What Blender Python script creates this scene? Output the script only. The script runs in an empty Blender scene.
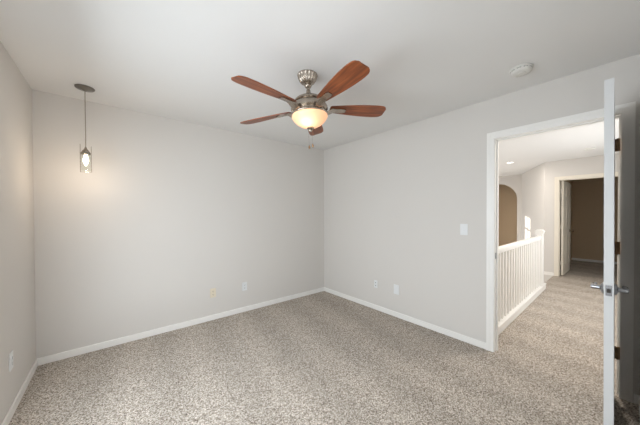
import bpy, bmesh, math, random
from mathutils import Vector, Matrix
random.seed(4)
S = bpy.context.scene
COL = S.collection

# ------------------------------------------------------------------ camera
F_PX, YAW, PITCH, ROLL = 250.774, 0.6970, -0.0107, -0.0036
CX, CY, CAM_H = 323.227, 216.509, 1.3396
cam = bpy.data.cameras.new('camera')
cam.sensor_fit = 'HORIZONTAL'; cam.sensor_width = 36.0
cam.lens = F_PX / 640 * 36.0
cam.shift_x = -(CX - 320) / 640
cam.shift_y = (CY - 212.5) / 640
cam.clip_start = 0.02
cam_o = bpy.data.objects.new('camera', cam); COL.objects.link(cam_o)
Fv = Vector((math.sin(YAW)*math.cos(PITCH), math.cos(YAW)*math.cos(PITCH), math.sin(PITCH)))
R0 = Vector((math.cos(YAW), -math.sin(YAW), 0)); U0 = R0.cross(Fv)
Rv = R0*math.cos(ROLL) + U0*math.sin(ROLL); Uv = -R0*math.sin(ROLL) + U0*math.cos(ROLL)
m3 = Matrix((Rv, Uv, -Fv)).transposed()
cam_o.matrix_world = Matrix.Translation((0, 0, CAM_H)) @ m3.to_4x4()
S.camera = cam_o

# ------------------------------------------------------------------ world, sun, large lights, exposure
W = bpy.data.worlds.new('world'); S.world = W; W.use_nodes = True
bg = W.node_tree.nodes['Background']
bg.inputs[0].default_value = (0.72, 0.86, 1.0, 1); bg.inputs[1].default_value = 1.0

def lamp(name, kind, loc, energy, color=(1, 1, 1), direction=None, **kw):
    l = bpy.data.lights.new(name, kind); l.energy = energy; l.color = color
    for k, v in kw.items(): setattr(l, k, v)
    o = bpy.data.objects.new(name, l); COL.objects.link(o); o.location = loc
    if direction is not None: o.rotation_euler = Vector(direction).to_track_quat('-Z', 'Y').to_euler()
    return o
EL = math.radians(15)
lamp('sun', 'SUN', (6, 7, 5), 5.5, (1.0, 0.95, 0.86), (0.403*math.cos(EL), -0.915*math.cos(EL), -math.sin(EL)), angle=0.006)
# daylight coming in through the bedroom's wide window in the left wall, beside the camera and out of frame
lamp('window_daylight', 'AREA', (-0.80, 1.30, 1.22), 68, (0.84, 0.925, 1.0), (1, 0, -0.52), shape='RECTANGLE', size=1.9, size_y=1.30)
# fill light in an added alcove window behind the camera, evening out the walls
lamp('alcove_fill', 'AREA', (0.1, -1.50, 1.30), 20, (0.92, 0.96, 1.0), (0.2, 1, 0.45), shape='RECTANGLE', size=1.0, size_y=1.6)
# fill light in an added, unseen hall window, brightening the railing and floor
lamp('hall_fill', 'AREA', (5.0, -0.62, 1.35), 31, (1.0, 0.99, 0.97), (0, 1, 0), shape='RECTANGLE', size=2.2, size_y=1.4)
# fill light tilted up through an added low stairwell opening, brightening the hall
lamp('stair_fill', 'AREA', (6.0, 5.25, -0.9), 100, (1.0, 0.98, 0.95), (0.0, -1, 0.35), shape='RECTANGLE', size=4.6, size_y=1.9)

S.view_settings.view_transform = 'Standard'; S.view_settings.look = 'None'
S.view_settings.gamma = 1.0; S.view_settings.use_curve_mapping = False
S.view_settings.exposure = 0.02

# ------------------------------------------------------------------ materials
def srgb(r, g, b):
    f = lambda c: (c/255/12.92) if c/255 <= 0.04045 else ((c/255+0.055)/1.055)**2.4
    return (f(r), f(g), f(b), 1)

def mat(name, color, rough=0.6, metal=0.0, spec=None, noise=None, bump=None):
    m = bpy.data.materials.new(name); m.use_nodes = True
    nt = m.node_tree; b = nt.nodes['Principled BSDF']
    b.inputs['Base Color'].default_value = color
    b.inputs['Roughness'].default_value = rough; b.inputs['Metallic'].default_value = metal
    if spec is not None: b.inputs['Specular IOR Level'].default_value = spec
    tc = nt.nodes.new('ShaderNodeTexCoord')
    if noise:                       # (scale, amount): slight colour variation
        n = nt.nodes.new('ShaderNodeTexNoise'); n.inputs['Scale'].default_value = noise[0]
        n.inputs['Detail'].default_value = 3
        nt.links.new(tc.outputs['Object'], n.inputs['Vector'])
        r = nt.nodes.new('ShaderNodeValToRGB')
        a = 1-noise[1]
        r.color_ramp.elements[0].color = (color[0]*a, color[1]*a, color[2]*a, 1); r.color_ramp.elements[0].position = .3
        r.color_ramp.elements[1].color = color; r.color_ramp.elements[1].position = .7
        nt.links.new(n.outputs[0], r.inputs[0]); nt.links.new(r.outputs[0], b.inputs['Base Color'])
    if bump:                        # (scale, strength, distance)
        n2 = nt.nodes.new('ShaderNodeTexNoise'); n2.inputs['Scale'].default_value = bump[0]
        nt.links.new(tc.outputs['Object'], n2.inputs['Vector'])
        bp = nt.nodes.new('ShaderNodeBump'); bp.inputs['Strength'].default_value = bump[1]; bp.inputs['Distance'].default_value = bump[2]
        nt.links.new(n2.outputs[0], bp.inputs['Height']); nt.links.new(bp.outputs[0], b.inputs['Normal'])
    return m

M = {}
M['wall'] = mat('greige_wall_paint', srgb(218, 213, 207), .75, spec=.25, noise=(1.3, .012), bump=(140, .08, .002))
M['tan'] = mat('tan_wall_paint', srgb(200, 178, 150), .75, spec=.2, noise=(1.3, .02), bump=(140, .08, .002))
M['ceiling'] = mat('ceiling_paint', srgb(232, 230, 227), .85, spec=.15, noise=(2, .01), bump=(110, .1, .003))
M['trim'] = mat('white_trim_paint', srgb(243, 240, 235), .4, noise=(4, .01))
M['cream'] = mat('cream_trim_paint', srgb(235, 227, 212), .42, noise=(4, .01))
M['door'] = mat('white_door_paint', srgb(212, 212, 211), .4, noise=(3, .01))
M['nickel'] = mat('brushed_nickel', srgb(180, 169, 156), .27, 1.0, noise=(60, .15))
M['pewter'] = mat('dark_brushed_nickel', srgb(138, 133, 126), .36, 1.0, noise=(60, .15))
M['chrome'] = mat('satin_chrome', srgb(170, 172, 176), .25, 1.0, noise=(80, .1))
M['hinge'] = mat('aged_bronze_hinge', srgb(172, 138, 102), .42, .3, noise=(50, .3))
M['dark'] = mat('dark_slot', srgb(52, 46, 40), .6, noise=(50, .1))
M['plastic'] = mat('white_plastic', srgb(230, 230, 229), .35, noise=(20, .01))
M['almond'] = mat('almond_plastic', srgb(228, 217, 195), .4, noise=(20, .01))
M['offwhite'] = mat('detector_plastic', srgb(222, 219, 212), .45, noise=(20, .02))

def carpet_material():
    m = bpy.data.materials.new('taupe_frieze_carpet'); m.use_nodes = True
    nt = m.node_tree; N = nt.nodes.new; L = nt.links.new
    b = nt.nodes['Principled BSDF']; b.inputs['Roughness'].default_value = .95; b.inputs['Specular IOR Level'].default_value = .05
    tc = N('ShaderNodeTexCoord')
    # tufts: every yarn tip takes its own shade, over a finer fleck
    v1 = N('ShaderNodeTexVoronoi'); v1.inputs['Scale'].default_value = 150; v1.inputs['Randomness'].default_value = 1.0
    L(tc.outputs['Object'], v1.inputs['Vector'])
    sp = N('ShaderNodeSeparateColor'); L(v1.outputs['Color'], sp.inputs[0])
    n1 = N('ShaderNodeTexNoise'); n1.inputs['Scale'].default_value = 120; n1.inputs['Detail'].default_value = 3
    L(tc.outputs['Object'], n1.inputs['Vector'])
    m1 = N('ShaderNodeMath'); m1.operation = 'MULTIPLY_ADD'; m1.inputs[1].default_value = .55; L(sp.outputs[0], m1.inputs[0])
    m0 = N('ShaderNodeMapRange'); m0.inputs['From Min'].default_value = .3; m0.inputs['From Max'].default_value = .7; m0.inputs['To Max'].default_value = .45
    L(n1.outputs[0], m0.inputs['Value']); L(m0.outputs[0], m1.inputs[2])
    r1 = N('ShaderNodeValToRGB'); e = r1.color_ramp.elements
    e[0].position = .10; e[0].color = srgb(88, 76, 65); e[1].position = .90; e[1].color = srgb(240, 231, 221)
    k = e.new(.36); k.color = srgb(157, 145, 133)
    k = e.new(.62); k.color = srgb(198, 188, 176)
    L(m1.outputs[0], r1.inputs[0])
    # pile lay: broad vacuum tracks running the length of the room
    mp = N('ShaderNodeMapping'); mp.inputs['Rotation'].default_value = (0, 0, math.radians(8))
    L(tc.outputs['Object'], mp.inputs['Vector'])
    w = N('ShaderNodeTexWave'); w.wave_type = 'BANDS'; w.bands_direction = 'X'; w.wave_profile = 'SIN'
    w.inputs['Scale'].default_value = .62; w.inputs['Distortion'].default_value = 2.2; w.inputs['Detail'].default_value = 2; w.inputs['Detail Scale'].default_value = .8
    L(mp.outputs[0], w.inputs['Vector'])
    n2 = N('ShaderNodeTexNoise'); n2.inputs['Scale'].default_value = 3.2; n2.inputs['Detail'].default_value = 4
    L(tc.outputs['Object'], n2.inputs['Vector'])
    ad = N('ShaderNodeMath'); ad.operation = 'ADD'; L(w.outputs['Fac'], ad.inputs[0]); L(n2.outputs[0], ad.inputs[1])
    mr = N('ShaderNodeMapRange'); mr.inputs['From Min'].default_value = .3; mr.inputs['From Max'].default_value = 1.7
    mr.inputs['To Min'].default_value = .87; mr.inputs['To Max'].default_value = 1.04
    L(ad.outputs[0], mr.inputs['Value'])
    mx = N('ShaderNodeVectorMath'); mx.operation = 'SCALE'
    L(r1.outputs[0], mx.inputs[0]); L(mr.outputs[0], mx.inputs['Scale']); L(mx.outputs[0], b.inputs['Base Color'])
    bp = N('ShaderNodeBump'); bp.inputs['Strength'].default_value = .25; bp.inputs['Distance'].default_value = .006
    L(m1.outputs[0], bp.inputs['Height']); L(bp.outputs[0], b.inputs['Normal'])
    return m
M['carpet'] = carpet_material()

def wood_material():
    m = bpy.data.materials.new('cherry_wood'); m.use_nodes = True
    nt = m.node_tree; N = nt.nodes.new; L = nt.links.new
    b = nt.nodes['Principled BSDF']; b.inputs['Roughness'].default_value = .38
    tc = N('ShaderNodeTexCoord'); mp = N('ShaderNodeMapping'); mp.inputs['Scale'].default_value = (2.2, 26, 8)
    L(tc.outputs['Object'], mp.inputs['Vector'])
    n = N('ShaderNodeTexNoise'); n.inputs['Scale'].default_value = 1.6; n.inputs['Detail'].default_value = 6; n.inputs['Distortion'].default_value = .6
    L(mp.outputs[0], n.inputs['Vector'])
    r = N('ShaderNodeValToRGB'); e = r.color_ramp.elements
    e[0].position = .3; e[0].color = srgb(86, 43, 22); e[1].position = .72; e[1].color = srgb(164, 92, 50)
    k = e.new(.5); k.color = srgb(130, 68, 35)
    L(n.outputs[0], r.inputs[0]); L(r.outputs[0], b.inputs['Base Color'])
    return m
M['wood'] = wood_material()

def emit(name, color, strength):
    m = bpy.data.materials.new(name); m.use_nodes = True; nt = m.node_tree
    nt.nodes.remove(nt.nodes['Principled BSDF'])
    e = nt.nodes.new('ShaderNodeEmission'); e.inputs[0].default_value = color; e.inputs[1].default_value = strength
    nt.links.new(e.outputs[0], nt.nodes['Material Output'].inputs[0]); return m
M['bulb'] = emit('lit_bulb', srgb(255, 238, 214), 9)
M['downlight'] = emit('lit_downlight', srgb(255, 250, 242), 3)

def frosted(name, color, glow):
    m = bpy.data.materials.new(name); m.use_nodes = True; nt = m.node_tree; N = nt.nodes.new; L = nt.links.new
    b = nt.nodes['Principled BSDF']; b.inputs['Base Color'].default_value = color; b.inputs['Roughness'].default_value = .35
    b.inputs['Emission Color'].default_value = srgb(255, 200, 162); b.inputs['Emission Strength'].default_value = glow
    t = N('ShaderNodeBsdfTranslucent'); t.inputs[0].default_value = color
    mx = N('ShaderNodeMixShader'); mx.inputs[0].default_value = .5
    L(b.outputs[0], mx.inputs[1]); L(t.outputs[0], mx.inputs[2]); L(mx.outputs[0], nt.nodes['Material Output'].inputs[0])
    return m
M['bowl'] = frosted('frosted_amber_glass', srgb(240, 205, 175), .36)

def clear_glass(name):
    m = bpy.data.materials.new(name); m.use_nodes = True; nt = m.node_tree; N = nt.nodes.new; L = nt.links.new
    nt.nodes.remove(nt.nodes['Principled BSDF'])
    t = N('ShaderNodeBsdfTransparent'); t.inputs[0].default_value = (.96, .97, .96, 1); g = N('ShaderNodeBsdfGlossy'); g.inputs['Roughness'].default_value = .03
    lw = N('ShaderNodeLayerWeight'); pw = N('ShaderNodeMath'); pw.operation = 'POWER'; pw.inputs[1].default_value = 5
    L(lw.outputs['Facing'], pw.inputs[0])
    sc = N('ShaderNodeMath'); sc.operation = 'MULTIPLY_ADD'; sc.inputs[1].default_value = .5; sc.inputs[2].default_value = .03; L(pw.outputs[0], sc.inputs[0])
    mx = N('ShaderNodeMixShader')
    L(sc.outputs[0], mx.inputs[0]); L(t.outputs[0], mx.inputs[1]); L(g.outputs[0], mx.inputs[2]); L(mx.outputs[0], nt.nodes['Material Output'].inputs[0])
    return m
M['glass'] = clear_glass('clear_glass')

# ------------------------------------------------------------------ mesh helpers
def box(bm, lo, hi, bevel=0.0, seg=1):
    lo = Vector(lo); hi = Vector(hi)
    r = bmesh.ops.create_cube(bm, size=1.0)
    vs = r['verts']
    bmesh.ops.scale(bm, vec=(hi-lo), verts=vs)
    bmesh.ops.translate(bm, vec=(lo+hi)/2, verts=vs)
    if bevel:
        es = list({e for v in vs for e in v.link_edges})
        bmesh.ops.bevel(bm, geom=es, offset=bevel, segments=seg, affect='EDGES', profile=.6)

def lathe(bm, prof, n=40, center=(0, 0), flute=None):
    """profile [(r, z)] spun about z; flute = (count, depth, z0, z1) ribs the surface between two heights"""
    rings = []
    for r, z in prof:
        if r < 1e-6:
            rings.append([bm.verts.new((center[0], center[1], z))]); continue
        ring = []
        for i in range(n):
            a = 2*math.pi*i/n; rr = r
            if flute and flute[2] <= z <= flute[3]: rr = r*(1-flute[1]*(.5+.5*math.cos(flute[0]*a)))
            ring.append(bm.verts.new((center[0]+rr*math.cos(a), center[1]+rr*math.sin(a), z)))
        rings.append(ring)
    for a, b in zip(rings, rings[1:]):
        for i in range(n):
            j = (i+1) % n
            if len(a) == 1 and len(b) == 1: continue
            if len(a) == 1: bm.faces.new((a[0], b[j], b[i]))
            elif len(b) == 1: bm.faces.new((a[i], a[j], b[0]))
            else: bm.faces.new((a[i], a[j], b[j], b[i]))

def tube(bm, pts, r, n=10, cap=True):
    pts = [Vector(p) for p in pts]; rad = r if isinstance(r, (list, tuple)) else [r]*len(pts)
    rings = []; ref = None
    for i, p in enumerate(pts):
        d = (pts[min(i+1, len(pts)-1)] - pts[max(i-1, 0)]).normalized()
        if ref is None:
            ref = Vector((0, 0, 1)) if abs(d.z) < .9 else Vector((1, 0, 0))
        u = d.cross(ref).normalized(); v = u.cross(d).normalized(); ref = v
        rings.append([bm.verts.new(p + (u*math.cos(2*math.pi*k/n) + v*math.sin(2*math.pi*k/n))*rad[i]) for k in range(n)])
    for a, b in zip(rings, rings[1:]):
        for k in range(n): bm.faces.new((a[k], a[(k+1) % n], b[(k+1) % n], b[k]))
    if cap:
        bm.faces.new(rings[0][::-1]); bm.faces.new(rings[-1])

def prism(bm, outline, z0, z1):
    """outline [(x, y)] extruded from z0 to z1"""
    a = [bm.verts.new((x, y, z0)) for x, y in outline]; b = [bm.verts.new((x, y, z1)) for x, y in outline]
    n = len(outline)
    bm.faces.new(a[::-1]); bm.faces.new(b)
    for i in range(n): bm.faces.new((a[i], a[(i+1) % n], b[(i+1) % n], b[i]))

def obj(name, bm, material, parent=None, smooth=False, loc=None):
    bmesh.ops.recalc_face_normals(bm, faces=bm.faces)
    me = bpy.data.meshes.new(name); bm.to_mesh(me); bm.free()
    me.materials.append(material)
    if smooth:
        for p in me.polygons: p.use_smooth = True
        try: me.set_sharp_from_angle(angle=math.radians(38))
        except Exception: pass
    o = bpy.data.objects.new(name, me); COL.objects.link(o)
    if parent: o.parent = parent
    if loc is not None: o.location = loc
    return o

def thing(name, label, cat, loc=(0, 0, 0), rotz=0.0, group=None):
    o = bpy.data.objects.new(name, None); o.empty_display_size = .05; COL.objects.link(o)
    o.location = loc; o.rotation_euler = (0, 0, rotz)
    o['label'] = label; o['category'] = cat
    if group: o['group'] = group
    return o

def structure(name, boxes, material, label=None, cat=None, bevel=0.0, parent=None):
    bm = bmesh.new()
    for lo, hi in boxes: box(bm, lo, hi, bevel)
    o = obj(name, bm, material, parent)
    if not parent:
        o['kind'] = 'structure'; o['label'] = label; o['category'] = cat
    return o

# ------------------------------------------------------------------ the room and the hall
XL, XR, YB, H = -0.5365, 2.804, 3.331, 2.44
XH = 2.919                       # hall side of the bedroom's right wall
OP0, OP1, OPH = 0.012, 0.787, 2.048   # clear opening of the bedroom door
RAIL = 0.95                      # edge of the hall floor at the stairwell
XF = 7.20                        # wall at the end of the hall

structure('floor', [((XL-.12, -1.42, -.25), (XR, YB+.12, 0)), ((XR, -.5, -.25), (10.2, RAIL, 0))], M['carpet'],
          'speckled taupe carpet across the bedroom and out along the hall', 'floor')
structure('ceiling', [((XL-.12, -1.42, H), (10.2, 5.15, H+.12))], M['ceiling'],
          'plain off-white flat ceiling above the bedroom and hall', 'ceiling')
WY0, WY1, WZ0, WZ1 = .30, 2.30, .55, 1.92     # window opening in the left wall
structure('wall_left', [((XL-.12, -1.3, 0), (XL, WY0, H)), ((XL-.12, WY1, 0), (XL, YB, H)), ((XL-.12, WY0, 0), (XL, WY1, WZ0)), ((XL-.12, WY0, WZ1), (XL, WY1, H))], M['wall'], 'warm greige wall along the left edge of the bedroom', 'wall')
structure('wall_back', [((XL-.12, YB, 0), (XR, YB+.12, H))], M['wall'], 'wide greige wall behind the pendant and the fan', 'wall')
structure('wall_right', [((XR, OP1+.018, -2.7), (XH, 5.0, H)), ((XR, -.5, -.25), (XH, OP0-.018, H)),
                         ((XR, OP0-.018, OPH+.018), (XH, OP1+.018, H))], M['wall'], 'pale greige wall with the open bedroom doorway', 'wall')
structure('wall_front', [((.75, -.24, 0), (XR, -.09, H)), ((.75, -1.3, 0), (.87, -.24, H))], M['wall'], 'greige wall running behind the open bedroom door', 'wall')
structure('wall_alcove', [((XL-.12, -1.42, 0), (-.40, -1.3, H)), ((.62, -1.42, 0), (.87, -1.3, H)),
                          ((-.40, -1.42, 0), (.62, -1.3, .45)), ((-.40, -1.42, 2.12), (.62, -1.3, H))], M['wall'], 'greige end wall of the alcove facing the bedroom', 'wall')
wb = bmesh.new()
xo, xi = XL-.105, XL-.045
ym = (WY0+WY1)/2
for lo, hi in [((xo, WY0, WZ0), (xi, WY0+.05, WZ1)), ((xo, WY1-.05, WZ0), (xi, WY1, WZ1)), ((xo, WY0+.05, WZ0), (xi, WY1-.05, WZ0+.05)), ((xo, WY0+.05, WZ1-.05), (xi, WY1-.05, WZ1)),
               ((xo, ym-.03, WZ0+.05), (xi, ym+.03, WZ1-.05))]: box(wb, lo, hi, .004)
w1 = obj('window_1', wb, M['trim']); w1['kind'] = 'structure'; w1['label'] = 'wide white framed bedroom window in the left wall'; w1['category'] = 'window'
wb = bmesh.new(); box(wb, (XL-.045, WY0, WZ0), (XL+.012, WY1, WZ0+.02), .004); obj('window_sill', wb, M['trim'], w1)
def bars(name, boxes, label):
    bm = bmesh.new()
    for lo, hi in boxes: box(bm, lo, hi, .004)
    o = obj(name, bm, M['trim']); o['kind'] = 'structure'; o['label'] = label; o['category'] = 'window'
bars('fill_window_alcove', [((-.40, -1.41, .45), (-.35, -1.32, 2.12)), ((.57, -1.41, .45), (.62, -1.32, 2.12)), ((-.35, -1.41, .45), (.57, -1.32, .50)),
                  ((-.35, -1.41, 2.07), (.57, -1.32, 2.12)), ((-.35, -1.40, 1.26), (.57, -1.34, 1.30))], 'added white framed sash window in the bedroom alcove for fill light')  # window added around the alcove fill light
bars('fill_window_hall', [((3.8, -.49, .6), (3.85, -.41, 2.1)), ((6.15, -.49, .6), (6.2, -.41, 2.1)), ((3.85, -.49, .6), (6.15, -.41, .65)), ((3.85, -.49, 2.05), (6.15, -.41, 2.1)), ((4.97, -.48, .65), (5.03, -.42, 2.05))],
     'added wide white framed window for fill light on the unseen side of the hall')  # window added around the hall fill light, out of view

# hall walls
structure('wall_hall', [((XH, -.5, 0), (3.8, -.38, H)), ((6.2, -.5, 0), (XF, -.38, H)), ((3.8, -.5, 0), (6.2, -.38, .6)), ((3.8, -.5, 2.1), (6.2, -.38, H))], M['wall'], 'greige wall along the side of the hall facing the railing', 'wall')
D0, D1, DH = 0.05, 0.862, 2.03   # opening of the far bedroom's doorway
structure('wall_end', [((XF, D1+.018, -2.7), (XF+.10, 1.10, H)), ((XF, -.5, 0), (XF+.10, D0-.018, H)), ((XF, D0-.018, DH+.018), (XF+.10, D1+.018, H))],
          M['wall'], 'greige wall at the end of the hall around the far doorway', 'wall')
# angled stairwell wall between the end wall and the arch wall
bm = bmesh.new()
prism(bm, [(XF, 1.10), (8.90, 1.848), (8.90, 1.70), (XF+.10, 1.02), (XF+.10, 1.09)], -2.7, H)
o = obj('wall_stair', bm, M['wall']); o['kind'] = 'structure'; o['label'] = 'angled greige stairwell wall carrying the patch of sunlight'; o['category'] = 'wall'
# arch wall, with a real recess behind the arched opening
AY, AR, AS, AB = 2.43, 0.48, 1.735, 0.0
bm = bmesh.new()
N_A = 24
arch = [(AY-AR, AB), (AY-AR, AS)] + [(AY-AR*math.cos(math.pi*i/N_A), AS+AR*math.sin(math.pi*i/N_A)) for i in range(1, N_A)] + [(AY+AR, AS), (AY+AR, AB)]
def face(pts): return bm.faces.new([bm.verts.new(p) for p in pts])
X0, X1 = 8.90, 9.02
y0, y1 = 1.70, 5.0
for X in (X0, X1):
    face([(X, y0, -2.7), (X, AY-AR, -2.7), (X, AY-AR, H), (X, y0, H)])
    face([(X, AY+AR, -2.7), (X, y1, -2.7), (X, y1, H), (X, AY+AR, H)])
    face([(X, AY-AR, -2.7), (X, AY+AR, -2.7), (X, AY+AR, AB), (X, AY-AR, AB)])
    for (ya, za), (yb, zb) in zip(arch[1:-2], arch[2:-1]): face([(X, ya, za), (X, yb, zb), (X, yb, H), (X, ya, H)])
for (ya, za), (yb, zb) in zip(arch, arch[1:]+arch[:1]): face([(X0, ya, za), (X0, yb, zb), (X1, yb, zb), (X1, ya, za)])
bmesh.ops.remove_doubles(bm, verts=bm.verts, dist=1e-5)
o = obj('wall_arch', bm, M['wall']); o['kind'] = 'structure'; o['label'] = 'greige stairwell wall with an arched opening'; o['category'] = 'wall'
structure('wall_niche', [((9.62, 1.70, -.1), (9.72, 3.3, H)), ((9.02, 1.78, -.1), (9.62, 1.86, H)), ((9.02, 3.1, -.1), (9.62, 3.2, H)), ((9.02, 1.86, -.12), (9.62, 3.1, 0))],
          M['tan'], 'tan walled recess seen through the stairwell arch', 'wall')
# stairwell's outer wall with its window and an added low fill opening; lower floor
NW = (6.525, 7.115, 0.90, 2.27)
structure('wall_stairwell', [((XR, 5.0, -2.7), (3.5, 5.15, H)), ((8.5, 5.0, -2.7), (9.02, 5.15, H)), ((3.5, 5.0, -2.7), (8.5, 5.15, -2.0)), ((3.5, 5.0, .1), (8.5, 5.15, NW[2])),
                             ((3.5, 5.0, NW[2]), (NW[0], 5.15, NW[3])), ((NW[1], 5.0, NW[2]), (8.5, 5.15, NW[3])), ((3.5, 5.0, NW[3]), (8.5, 5.15, H))],
          M['wall'], 'outer stairwell wall pierced by a narrow window and an added low opening for fill light', 'wall')
wb = bmesh.new()
xm = (NW[0]+NW[1])/2
for lo, hi in [((xm-.02, 5.05, NW[2]), (xm+.02, 5.09, NW[3])), ((NW[0], 5.05, 1.905), (NW[1], 5.09, 1.95))]: box(wb, lo, hi)
o = obj('window_2', wb, M['trim']); o['kind'] = 'structure'; o['label'] = 'white glazing bars of the narrow upper stairwell window'; o['category'] = 'window'
structure('floor_stairwell', [((XH, .95, -2.85), (9.02, 5.0, -2.7))], M['carpet'], 'carpeted lower landing beneath the hall railing', 'floor')
structure('wall_landing', [((XH, .84, -2.7), (XF, RAIL, -.25))], M['wall'], 'stairwell wall below the edge of the hall floor', 'wall')
# the unlit room beyond the far doorway
structure('wall_dark_room', [((10.0, -2.0, 0), (10.12, 1.05, H)), ((XF+.10, .93, 0), (10.0, 1.02, H)), ((XF+.10, -2.1, 0), (10.0, -2.0, H)), ((XF, -2.1, 0), (XF+.10, -.5, H)),
                             ((XF+.10, -2.0, -.25), (10.0, -.5, 0))],
          M['tan'], 'tan walls of the unlit room past the far doorway', 'wall')

# baseboards
BH, BT = .066, .012
def baseboard(name, boxes, label): return structure(name, boxes, M['trim'], label, 'baseboard', bevel=.003)
baseboard('baseboard_back', [((XL, YB-BT, 0), (XR, YB, BH))], 'long white baseboard below the pendant wall')
baseboard('baseboard_right', [((XR-BT, OP1+.060, 0), (XR, YB-BT, BH))], 'white baseboard between the far corner and the doorway')
baseboard('baseboard_left', [((XL, -1.3, 0), (XL+BT, YB-BT, BH))], 'white baseboard at the foot of the left wall')
baseboard('baseboard_front', [((.75, -.09, 0), (XR, -.09+BT, BH)), ((XR-BT, -.09+BT, 0), (XR, OP0-.066, BH))], 'white baseboard in the shade behind the open door')
baseboard('baseboard_end', [((XF-BT, D1+.075, 0), (XF, 1.10, BH))], 'short white baseboard left of the far doorway')
baseboard('baseboard_dark_room', [((10.0-BT, -2.0, 0), (10.0, .93, BH))], 'white baseboard across the unlit far room')
baseboard('baseboard_hall', [((XH, -.38, 0), (XF, -.38+BT, BH))], 'white baseboard on the hidden side of the hall')

# door casings and jambs: mitred two-step profile around an opening in an x = const wall
def casing(name, xface, sgn, y0, y1, h, depth, material, label, w=.060, t=.015, reveal=.005):
    """casing stands on x = xface and sticks out along sgn; jamb boards line the opening behind it"""
    bm = bmesh.new()
    def strip(a, b, thick):           # a frame between inset a and b (distance outwards from the opening), thick proud of the wall
        xs = sorted((xface, xface+sgn*thick))
        for (ya, yb) in ((y0-b, y0-a), (y1+a, y1+b)): box(bm, (xs[0], ya, 0), (xs[1], yb, h+a))
        box(bm, (xs[0], y0-b, h+a), (xs[1], y1+b, h+b))
    strip(reveal, reveal+w*.55, t*.68)
    strip(reveal+w*.55, reveal+w, t)
    xj = sorted((xface, xface-sgn*depth))
    box(bm, (xj[0], y0-.018, 0), (xj[1], y0, h)); box(bm, (xj[0], y1, 0), (xj[1], y1+.018, h)); box(bm, (xj[0], y0-.018, h), (xj[1], y1+.018, h+.018))
    xs = sorted((xface-sgn*.045, xface-sgn*.080))
    box(bm, (xs[0], y0, 0), (xs[1], y0+.010, h)); box(bm, (xs[0], y1-.010, 0), (xs[1], y1, h)); box(bm, (xs[0], y0+.010, h-.010), (xs[1], y1-.010, h))
    o = obj(name, bm, material); o['kind'] = 'structure'; o['label'] = label; o['category'] = 'door frame'
    return o
c1 = casing('trim_1', XR, -1, OP0, OP1, OPH, XH-XR, M['trim'], 'white casing and jamb around the open bedroom doorway')
bm = bmesh.new(); box(bm, (XR+.010, OP1-.0025, .90), (XR+.040, OP1-.0002, .957), .001)
obj('strike_plate', bm, M['chrome'], c1)
casing('trim_2', XF, -1, D0, D1, DH, .10, M['cream'], 'cream casing and jamb around the far doorway', w=.066)
bm = bmesh.new(); box(bm, (8.9, .918, 0), (8.96, .93, 2.06)); box(bm, (9.66, .918, 0), (9.72, .93, 2.06)); box(bm, (8.9, .918, 2.06), (9.72, .93, 2.12)); box(bm, (8.96, .924, .01), (9.66, .93, 2.06))
o = obj('trim_3', bm, M['cream']); o['kind'] = 'structure'; o['label'] = 'cream closet casing on the side wall of the unlit room'; o['category'] = 'door frame'

# ------------------------------------------------------------------ doors
def panel_door(bm, L, T, Hd, z0=.012):
    """leaf along +x from 0 to L, thickness y 0..T, six sunk panels with raised fields on both faces"""
    st = .11; mid = (L-3*st)/2
    xs = [0, st, st+mid, 2*st+mid, 2*st+2*mid, L]
    zs = [z0, .22, .86, 1.02, 1.60, 1.70, Hd-.12, Hd]
    d = .008
    box(bm, (0, d, z0), (L, T-d, Hd))
    for s0, s1 in ((0, d), (T-d, T)):
        for a, b in ((xs[0], xs[1]), (xs[2], xs[3]), (xs[4], xs[5])): box(bm, (a, s0, z0), (b, s1, Hd))
        for a, b in ((xs[1], xs[2]), (xs[3], xs[4])):
            for c, e in ((zs[0], zs[1]), (zs[2], zs[3]), (zs[4], zs[5]), (zs[6], zs[7])): box(bm, (a, s0, c), (b, s1, e))
            for c, e in ((zs[1], zs[2]), (zs[3], zs[4]), (zs[5], zs[6])):
                i = .03; box(bm, (a+i, s0+(.003 if s0 == 0 else 0), c+i), (b-i, s1-(0 if s0 == 0 else .003), e-i))

def lever(bm, x, y, z, side, toward):
    """rose and lever handle on the face y, sticking out along side, lever pointing along toward (x)"""
    v0 = len(bm.verts)
    lathe(bm, [(0, 0), (.032, 0), (.032, .004), (.026, .010), (.015, .014), (.0115, .020), (.0115, .050), (0, .050)], 20)
    bm.verts.ensure_lookup_table()
    rot = Matrix.Rotation(-side*math.pi/2, 4, 'X')
    for v in bm.verts[v0:]: v.co = rot @ v.co + Vector((x, y, z))
    yy = y + side*.040
    tube(bm, [(x-.004*toward, yy, z), (x+.03*toward, yy+side*.002, z), (x+.075*toward, yy+side*.004, z-.002), (x+.105*toward, yy+side*.002, z-.004), (x+.118*toward, yy-side*.004, z-.004)],
         [.0115, .0115, .0105, .0100, .0085], 12)

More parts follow.
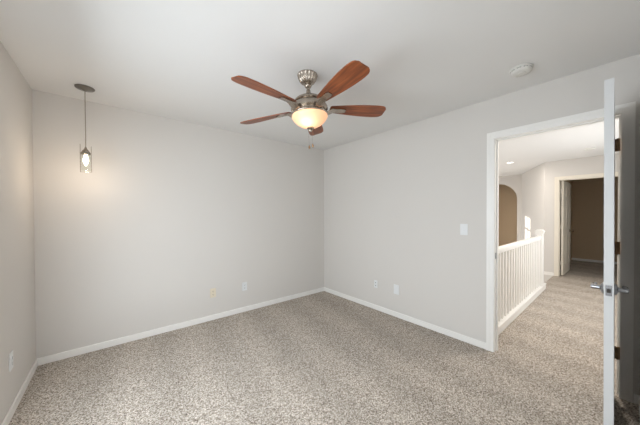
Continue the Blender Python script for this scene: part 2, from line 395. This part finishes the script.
# bedroom door, swung open at a right angle into the room
DL, DT = .760, .036
bm = bmesh.new(); panel_door(bm, DL, DT, 2.050, .014)
bmesh.ops.rotate(bm, verts=bm.verts, cent=(0, 0, 0), matrix=Matrix.Rotation(math.pi, 3, 'Z'))
bmesh.ops.translate(bm, verts=bm.verts, vec=(0, DT, 0))        # leaf along -x from the hinge edge, y 0..DT
d1 = obj('door_1', bm, M['door'], loc=(2.786, .0315, 0)); d1.rotation_euler = (math.radians(-0.25), 0, math.radians(0.6))     # hangs a touch out of plumb
d1['kind'] = 'structure'; d1['label'] = 'white bedroom door standing open, seen edge-on with lever handles'; d1['category'] = 'door'
xh = -DL+.060
for side, y in ((1, DT), (-1, 0)):
    bm = bmesh.new(); lever(bm, xh, y, .923, side, 1); obj('door_handle', bm, M['chrome'], d1, smooth=True)
bm = bmesh.new(); box(bm, (-DL-.0015, .006, .895), (-DL+.001, DT-.006, .952), .0007)
lp = obj('latch_plate', bm, M['chrome'], d1)
bm = bmesh.new(); box(bm, (-DL-.010, .011, .913), (-DL-.0015, DT-.011, .933), .002); obj('latch_bolt', bm, M['dark'], lp)
for z in (1.827, 1.085, .325):
    bm = bmesh.new()
    box(bm, (.002, -.026, z-.045), (.0045, -.014, z+.045)); box(bm, (.0005, -.012, z-.045), (.003, DT*.6, z+.045))
    tube(bm, [(-.003, -.013, z-.046), (-.003, -.013, z+.046)], .0062, 12)
    for dz in (-.03, 0, .03): box(bm, (.0008, -.0235, z+dz-.004), (.0025, -.0195, z+dz+.004))
    obj('hinge', bm, M['hinge'], d1)

# far bedroom's door, open into the dark room
bm = bmesh.new(); panel_door(bm, .80, .035, 2.025, .014)
d2 = obj('door_2', bm, M['cream'], loc=(XF+.112, D1-.056, 0)); d2.rotation_euler = (0, 0, math.radians(-1.6))
d2['kind'] = 'structure'; d2['label'] = 'cream six-panel door opened into the unlit far room'; d2['category'] = 'door'
bm = bmesh.new()
lathe(bm, [(0, 0), (.03, 0), (.03, .006), (.012, .01), (.012, .035), (.026, .045), (.028, .058), (.018, .068), (0, .07)], 20)
bmesh.ops.rotate(bm, verts=bm.verts, cent=(0, 0, 0), matrix=Matrix.Rotation(math.pi/2, 3, 'X'))
bmesh.ops.translate(bm, verts=bm.verts, vec=(.74, 0, .93)); obj('door_knob', bm, M['nickel'], d2, smooth=True)
for z in (1.80, 1.05, .28):
    bm = bmesh.new(); box(bm, (-.003, .004, z-.045), (-.0005, .035, z+.045)); tube(bm, [(-.006, .037, z-.045), (-.006, .037, z+.045)], .006, 10)
    obj('hinge', bm, M['cream'], d2)

# ------------------------------------------------------------------ stair railing
rail = thing('stair_railing', 'white painted stair railing with slim square balusters along the hall edge', 'railing', (XH, .91, 0))
LR = 2.68
bm = bmesh.new(); box(bm, (0, -.045, 0), (LR+.26, .045, .085), .004); box(bm, (0, -.052, .085), (LR+.26, .052, .100), .003); obj('base_rail', bm, M['trim'], rail)
bm = bmesh.new(); box(bm, (0, -.030, .905), (LR-.04, .030, .950), .010, 2); box(bm, (0, -.018, .885), (LR-.04, .018, .905)); obj('handrail', bm, M['trim'], rail)
bm = bmesh.new(); box(bm, (LR-.05, -.048, .1), (LR+.046, .048, 1.010), .004)
nw = obj('newel_post', bm, M['trim'], rail)
bm = bmesh.new(); box(bm, (LR-.062, -.060, 1.010), (LR+.058, .060, 1.040), .006); box(bm, (LR-.055, -.053, .990), (LR+.051, .053, 1.010), .003); box(bm, (LR-.048, -.046, 1.040), (LR+.044, .046, 1.058), .008)
obj('post_cap', bm, M['trim'], nw)
bm = bmesh.new(); box(bm, (-.016, -.016, .100), (.016, .016, .885), .002)
b0 = obj('baluster', bm, M['trim'], rail, loc=(.12, 0, 0))
for i in range(1, 22):
    b = b0.copy(); COL.objects.link(b); b.parent = rail; b.location = (.12 + i*.1165, 0, 0)

# ------------------------------------------------------------------ ceiling fan
FX, FY = 1.190, 1.610
fan = thing('ceiling_fan', 'five-blade ceiling fan with cherry wood blades and a lit glass bowl', 'ceiling fan', (FX, FY, H))
fan.rotation_euler = Matrix.Rotation(math.radians(-3.0), 3, Fv).to_euler()      # the fan hangs slightly out of plumb
zf = lambda z: z - H
bm = bmesh.new()
lathe(bm, [(0, zf(2.44)), (.078, zf(2.44)), (.080, zf(2.432)), (.078, zf(2.424)), (.074, zf(2.410)), (.066, zf(2.392)), (.054, zf(2.377)), (.040, zf(2.368)), (.030, zf(2.364)), (0, zf(2.364))], 180, flute=(18, .10, zf(2.372), zf(2.426)))
cnp = obj('canopy', bm, M['nickel'], fan, smooth=True)
cnp.rotation_euler = Matrix.Rotation(math.radians(3.0), 3, Fv).to_euler()
bm = bmesh.new(); lathe(bm, [(0, zf(2.366)), (.024, zf(2.364)), (.028, zf(2.350)), (.022, zf(2.338)), (.0125, zf(2.332)), (.0125, zf(2.290)), (0, zf(2.290))], 24)
obj('downrod', bm, M['nickel'], fan, smooth=True)
bm = bmesh.new(); lathe(bm, [(.0125, zf(2.322)), (.016, zf(2.318)), (.019, zf(2.300)), (.026, zf(2.282)), (.034, zf(2.268)), (.040, zf(2.262)), (.040, zf(2.255)), (0, zf(2.255))], 28)
obj('yoke_cover', bm, M['nickel'], fan, smooth=True)
bm = bmesh.new(); lathe(bm, [(0, zf(2.262)), (.060, zf(2.261)), (.095, zf(2.252)), (.108, zf(2.243)), (.114, zf(2.234)), (.114, zf(2.228)), (.106, zf(2.224)), (.110, zf(2.216)), (.128, zf(2.204)), (.142, zf(2.188)),
                         (.146, zf(2.176)), (.146, zf(2.164)), (.138, zf(2.156)), (.110, zf(2.150)), (.090, zf(2.146)), (0, zf(2.146))], 56)
obj('motor_housing', bm, M['nickel'], fan, smooth=True)
bm = bmesh.new(); lathe(bm, [(0, zf(2.157)), (.124, zf(2.157)), (.130, zf(2.150)), (.131, zf(2.140)), (.140, zf(2.132)), (.1435, zf(2.124)), (.140, zf(2.117)), (.131, zf(2.112)), (.126, zf(2.118)), (0, zf(2.126))], 56)
obj('light_fitter', bm, M['nickel'], fan, smooth=True)
bowl_p = [(.1330, 2.120), (.1400, 2.116), (.1420, 2.108), (.1390, 2.098), (.1290, 2.082), (.1130, 2.064), (.0920, 2.048), (.0660, 2.034), (.0380, 2.026), (.0180, 2.023), (.004, 2.022)]
bm = bmesh.new(); lathe(bm, [(r, zf(z)) for r, z in bowl_p], 56)
bw = obj('light_bowl', bm, M['bowl'], fan, smooth=True); bw['label'] = 'glowing frosted amber glass bowl'
bm = bmesh.new(); lathe(bm, [(0, zf(2.028)), (.026, zf(2.025)), (.029, zf(2.017)), (.022, zf(2.010)), (.013, zf(2.006)), (.016, zf(2.000)), (.012, zf(1.992)), (0, zf(1.989))], 24)
obj('finial', bm, M['nickel'], fan, smooth=True)

BZ = 2.176
def blade_mesh():
    bm = bmesh.new()
    r0, r1, n = .168, .650, 40
    top = []; bot = []
    for i in range(n+1):
        s = i/n; r = r0+(r1-r0)*s
        hw = .040 + .034*math.sin(min(1, s/.80)*math.pi/2)**1.2 - (.012*((s-.80)/.20)**2 if s > .8 else 0)
        if s > .91: hw *= .62 + .38*math.sqrt(max(0.0, 1-((s-.91)/.09)**2))
        if s < .05: hw *= .72+.28*math.sqrt(max(0, 1-((.05-s)/.05)**2))
        top.append((r, hw)); bot.append((r, -hw))
    outline = top + bot[::-1]
    prism(bm, outline, -.0035, .0035)
    rot = Matrix.Rotation(math.radians(BLADE_PITCH), 4, 'X')
    for v in bm.verts: v.co = rot @ v.co
    return bm
BLADE_PITCH = -13
def arm_mesh():
    bm = bmesh.new()
    secs = [(.100, .022, -.036), (.130, .027, -.036), (.152, .033, -.032), (.172, .034, -.023), (.195, .029, -.012), (.220, .024, -.006), (.250, .026, -.006), (.285, .024, -.006), (.300, .014, -.006)]
    rings = []
    for i, (r, w, z) in enumerate(secs):
        k = min(1, max(0, (r-.15)/.08)); a = math.radians(BLADE_PITCH)*k
        th = .007 if r < .2 else .0035
        R = Matrix.Rotation(a, 3, 'X'); ring = []
        bulge = .010 if .12 <= r <= .19 else 0.0
        for (yy, zz) in ((-w, th), (0, th), (w, th), (w, -th), (0, -th-bulge), (-w, -th)):
            p = R @ Vector((0, yy, zz - (.0035 if r >= .2 else 0)))
            ring.append(bm.verts.new((r, p.y, p.z+z+(.002 if r < .2 else 0))))
        rings.append(ring)
    for a, b in zip(rings, rings[1:]):
        for k in range(6): bm.faces.new((a[k], a[(k+1) % 6], b[(k+1) % 6], b[k]))
    bm.faces.new(rings[0][::-1]); bm.faces.new(rings[-1])
    return bm
AZ0 = math.degrees(math.pi/2 - YAW) - 4.0
bl0 = obj('fan_blade', blade_mesh(), M['wood'], fan, loc=(0, 0, zf(BZ)))
ba0 = obj('blade_arm', arm_mesh(), M['nickel'], bl0, smooth=True)
for k in range(5):
    if k == 0: bl = bl0
    else:
        bl = bl0.copy(); COL.objects.link(bl); bl.parent = fan
        ar = ba0.copy(); COL.objects.link(ar); ar.parent = bl
    bl.rotation_euler = (0, 0, math.radians(AZ0 - 72*k))
# pull chains with fobs, behind the bowl
for (cx, cy, zb) in ((1.243, 1.706, 1.893), (1.266, 1.688, 1.904)):
    lx, ly = cx-FX, cy-FY
    bm = bmesh.new(); tube(bm, [(lx, ly, zf(2.150)), (lx, ly, zf(zb+.02))], .0006, 6)
    pc = obj('pull_chain', bm, M['nickel'], fan)
    bm = bmesh.new(); lathe(bm, [(0, zf(zb+.024)), (.004, zf(zb+.020)), (.008, zf(zb+.008)), (.009, zf(zb)), (.006, zf(zb-.008)), (0, zf(zb-.011))], 14, center=(lx, ly))
    obj('chain_fob', bm, M['hinge'], pc, smooth=True)
l = lamp('fan_bulb', 'POINT', (FX-.035, FY-.045, 2.072), .7, (1.0, .79, .60), shadow_soft_size=.03)

# ------------------------------------------------------------------ pendant
PX, PY = -.178, 3.000
pen = thing('pendant_light', 'small lit pendant with clear glass tube hanging near the left corner', 'pendant light', (PX, PY, H))
bm = bmesh.new(); lathe(bm, [(0, 0), (.066, 0), (.066, -.006), (.060, -.012), (.020, -.020), (.012, -.028), (0, -.028)], 40); obj('canopy', bm, M['pewter'], pen, smooth=True)
bm = bmesh.new(); tube(bm, [(0, 0, -.026), (0, 0, -.520)], .0032, 8); obj('cord', bm, M['nickel'], pen)
bm = bmesh.new(); lathe(bm, [(0, -.515), (.007, -.515), (.009, -.528), (.022, -.545), (.031, -.562), (.031, -.578), (.018, -.580), (0, -.580)], 28); so = obj('socket_cap', bm, M['nickel'], pen, smooth=True)
bm = bmesh.new()
ca, sa = math.cos(-YAW), math.sin(-YAW)
def strap(pts, w, t):
    for (xa, za), (xb, zb) in zip(pts, pts[1:]):
        lo = (min(xa, xb)-t, -w, min(za, zb)-t); hi = (max(xa, xb)+t, w, max(za, zb)+t); box(bm, lo, hi)
strap([(-.037, -.490), (-.037, -.730), (.037, -.730), (.037, -.505)], .004, .0012)
strap([(-.037, -.570), (.037, -.570)], .004, .0012)
bmesh.ops.rotate(bm, verts=bm.verts, cent=(0, 0, 0), matrix=Matrix.Rotation(-.25, 3, 'Z'))
obj('strap_frame', bm, M['nickel'], pen)
bm = bmesh.new()
lathe(bm, [(.0335, -.560), (.0335, -.718), (.0315, -.718), (.0315, -.560), (.0335, -.560)], 36); obj('glass_shade', bm, M['glass'], pen, smooth=True)
bm = bmesh.new(); lathe(bm, [(0, -.580), (.010, -.582), (.014, -.600), (.019, -.622), (.018, -.640), (.010, -.662), (.003, -.676), (0, -.678)], 20); obj('light_bulb', bm, M['bulb'], pen, smooth=True)
lamp('pendant_bulb', 'POINT', (PX, PY, H-.74), 2.5, (1.0, .80, .60), shadow_soft_size=.03)

# ------------------------------------------------------------------ small ceiling things
bm = bmesh.new()
sd = thing('smoke_detector', 'round white smoke detector on the bedroom ceiling near the doorway', 'smoke detector', (2.393, .503, H), group='smoke detectors')
lathe(bm, [(0, 0), (.072, 0), (.072, -.010), (.066, -.013), (.066, -.018), (.063, -.030), (.054, -.038), (.034, -.040), (.033, -.037), (.028, -.037), (.027, -.041), (0, -.042)], 44)
obj('body', bm, M['offwhite'], sd, smooth=True)
bm = bmesh.new()
for k in range(10):
    a = 2*math.pi*k/10; c, s = math.cos(a), math.sin(a)
    tube(bm, [(.0655*math.cos(a-.2), .0655*math.sin(a-.2), -.0155), (.0655*math.cos(a+.2), .0655*math.sin(a+.2), -.0155)], .0022, 6)
obj('vent_slots', bm, M['dark'], sd)
hd = thing('smoke_detector', 'small round white smoke detector on the hall ceiling', 'smoke detector', (6.26, .366, H), group='smoke detectors')
bm = bmesh.new(); lathe(bm, [(0, 0), (.068, 0), (.068, -.010), (.060, -.026), (.045, -.032), (0, -.034)], 32); obj('body', bm, M['offwhite'], hd, smooth=True)

def downlight(x, y, label, energy):
    t = thing('recessed_light', label, 'recessed light', (x, y, H), group='recessed hall lights')
    bm = bmesh.new(); lathe(bm, [(.060, -.001), (.060, -.006), (.088, -.004), (.090, 0), (.060, -.001)], 36); obj('trim_ring', bm, M['trim'], t, smooth=True)
    bm = bmesh.new(); lathe(bm, [(0, -.003), (.0595, -.003), (.0595, -.001), (0, -.001)], 28); obj('lamp_lens', bm, M['downlight'], t)
    lamp('downlight_lamp', 'AREA', (x, y, H-.012), energy, (1.0, .93, .84), (0, 0, -1), shape='DISK', size=.12)
downlight(6.62, 1.579, 'lit recessed ceiling light above the stairwell beyond the doorway', 12)
downlight(3.70, .25, 'added unseen recessed ceiling light in the hall just past the bedroom doorway', 16)  # extra downlight added out of view to brighten the hall

# ------------------------------------------------------------------ wall plates
def plate(name, label, cat, loc, rotz, material, kind, w=.070, h=.115, group=None):
    """plate in its own xz plane, facing -y, base at the wall"""
    t = thing(name, label, cat, loc, rotz, group)
    bm = bmesh.new(); box(bm, (-w/2, -.006, -h/2), (w/2, 0, h/2), .0035, 2); obj('cover_plate', bm, material, t)
    if kind in ('duplex', 'jack'):
        for zc in (.0195, -.0195):
            bm = bmesh.new()
            out = [(.0165*math.cos(a)*1.0, max(-.0135, min(.0135, .0165*math.sin(a)))) for a in [2*math.pi*i/28 for i in range(28)]]
            prism(bm, out, 0, .003)
            bmesh.ops.rotate(bm, verts=bm.verts, cent=(0, 0, 0), matrix=Matrix.Rotation(math.pi/2, 3, 'X'))
            bmesh.ops.translate(bm, verts=bm.verts, vec=(0, -.0058, zc))
            so = obj('socket', bm, material, t)
            bm = bmesh.new()
            if kind == 'duplex':
                for xx in (-.0065, .0065): box(bm, (xx-.0012, -.0092, zc-.001), (xx+.0012, -.0086, zc+.008))
                box(bm, (-.0025, -.0092, zc-.010), (.0025, -.0086, zc-.005))
            else:
                box(bm, (-.006, -.0092, zc-.005), (.006, -.0086, zc+.005))
            obj('slots', bm, M['dark'], so)
    if kind == 'rocker':
        bm = bmesh.new(); box(bm, (-.0165, -.0085, -.033), (.0165, -.0055, .033), .001)
        v = [v for v in bm.verts if v.co.y < -.007 and v.co.z > 0]
        for q in v: q.co.y += .0018
        obj('rocker', bm, material, t)
    for zc in ((0,) if kind in ('duplex', 'jack') else (h/2-.013, -h/2+.013)):
        bm = bmesh.new(); box(bm, (-.0025, -.0066, zc-.0025), (.0025, -.0058, zc+.0025), .0008)
        obj('screw', bm, material, t)
    return t
plate('wall_outlet', 'almond coloured duplex outlet low on the pendant wall', 'outlet', (.960, YB, .342), 0, M['almond'], 'duplex', group='wall outlets')
plate('wall_outlet', 'white duplex outlet low on the pendant wall beside the almond one', 'outlet', (1.373, YB, .347), 0, M['plastic'], 'duplex', group='wall outlets')
RZ = -math.pi/2     # plates on the right wall face -x
plate('wall_jack', 'narrow white jack plate low on the doorway wall nearer the corner', 'wall jack', (XR, 2.207, .357), RZ, M['plastic'], 'jack', w=.056, h=.105)
plate('blank_plate', 'blank white cover plate low on the doorway wall', 'wall plate', (XR, 1.876, .357), RZ, M['plastic'], 'blank', w=.078, h=.124)
plate('light_switch', 'white rocker light switch beside the doorway casing', 'light switch', (XR, 1.062, 1.171), RZ, M['plastic'], 'rocker', w=.072, h=.116)
plate('wall_outlet', 'white duplex outlet low on the left wall near the corner baseboard', 'outlet', (XL, 2.623, .363), math.pi/2, M['plastic'], 'duplex', w=.072, h=.118, group='wall outlets')
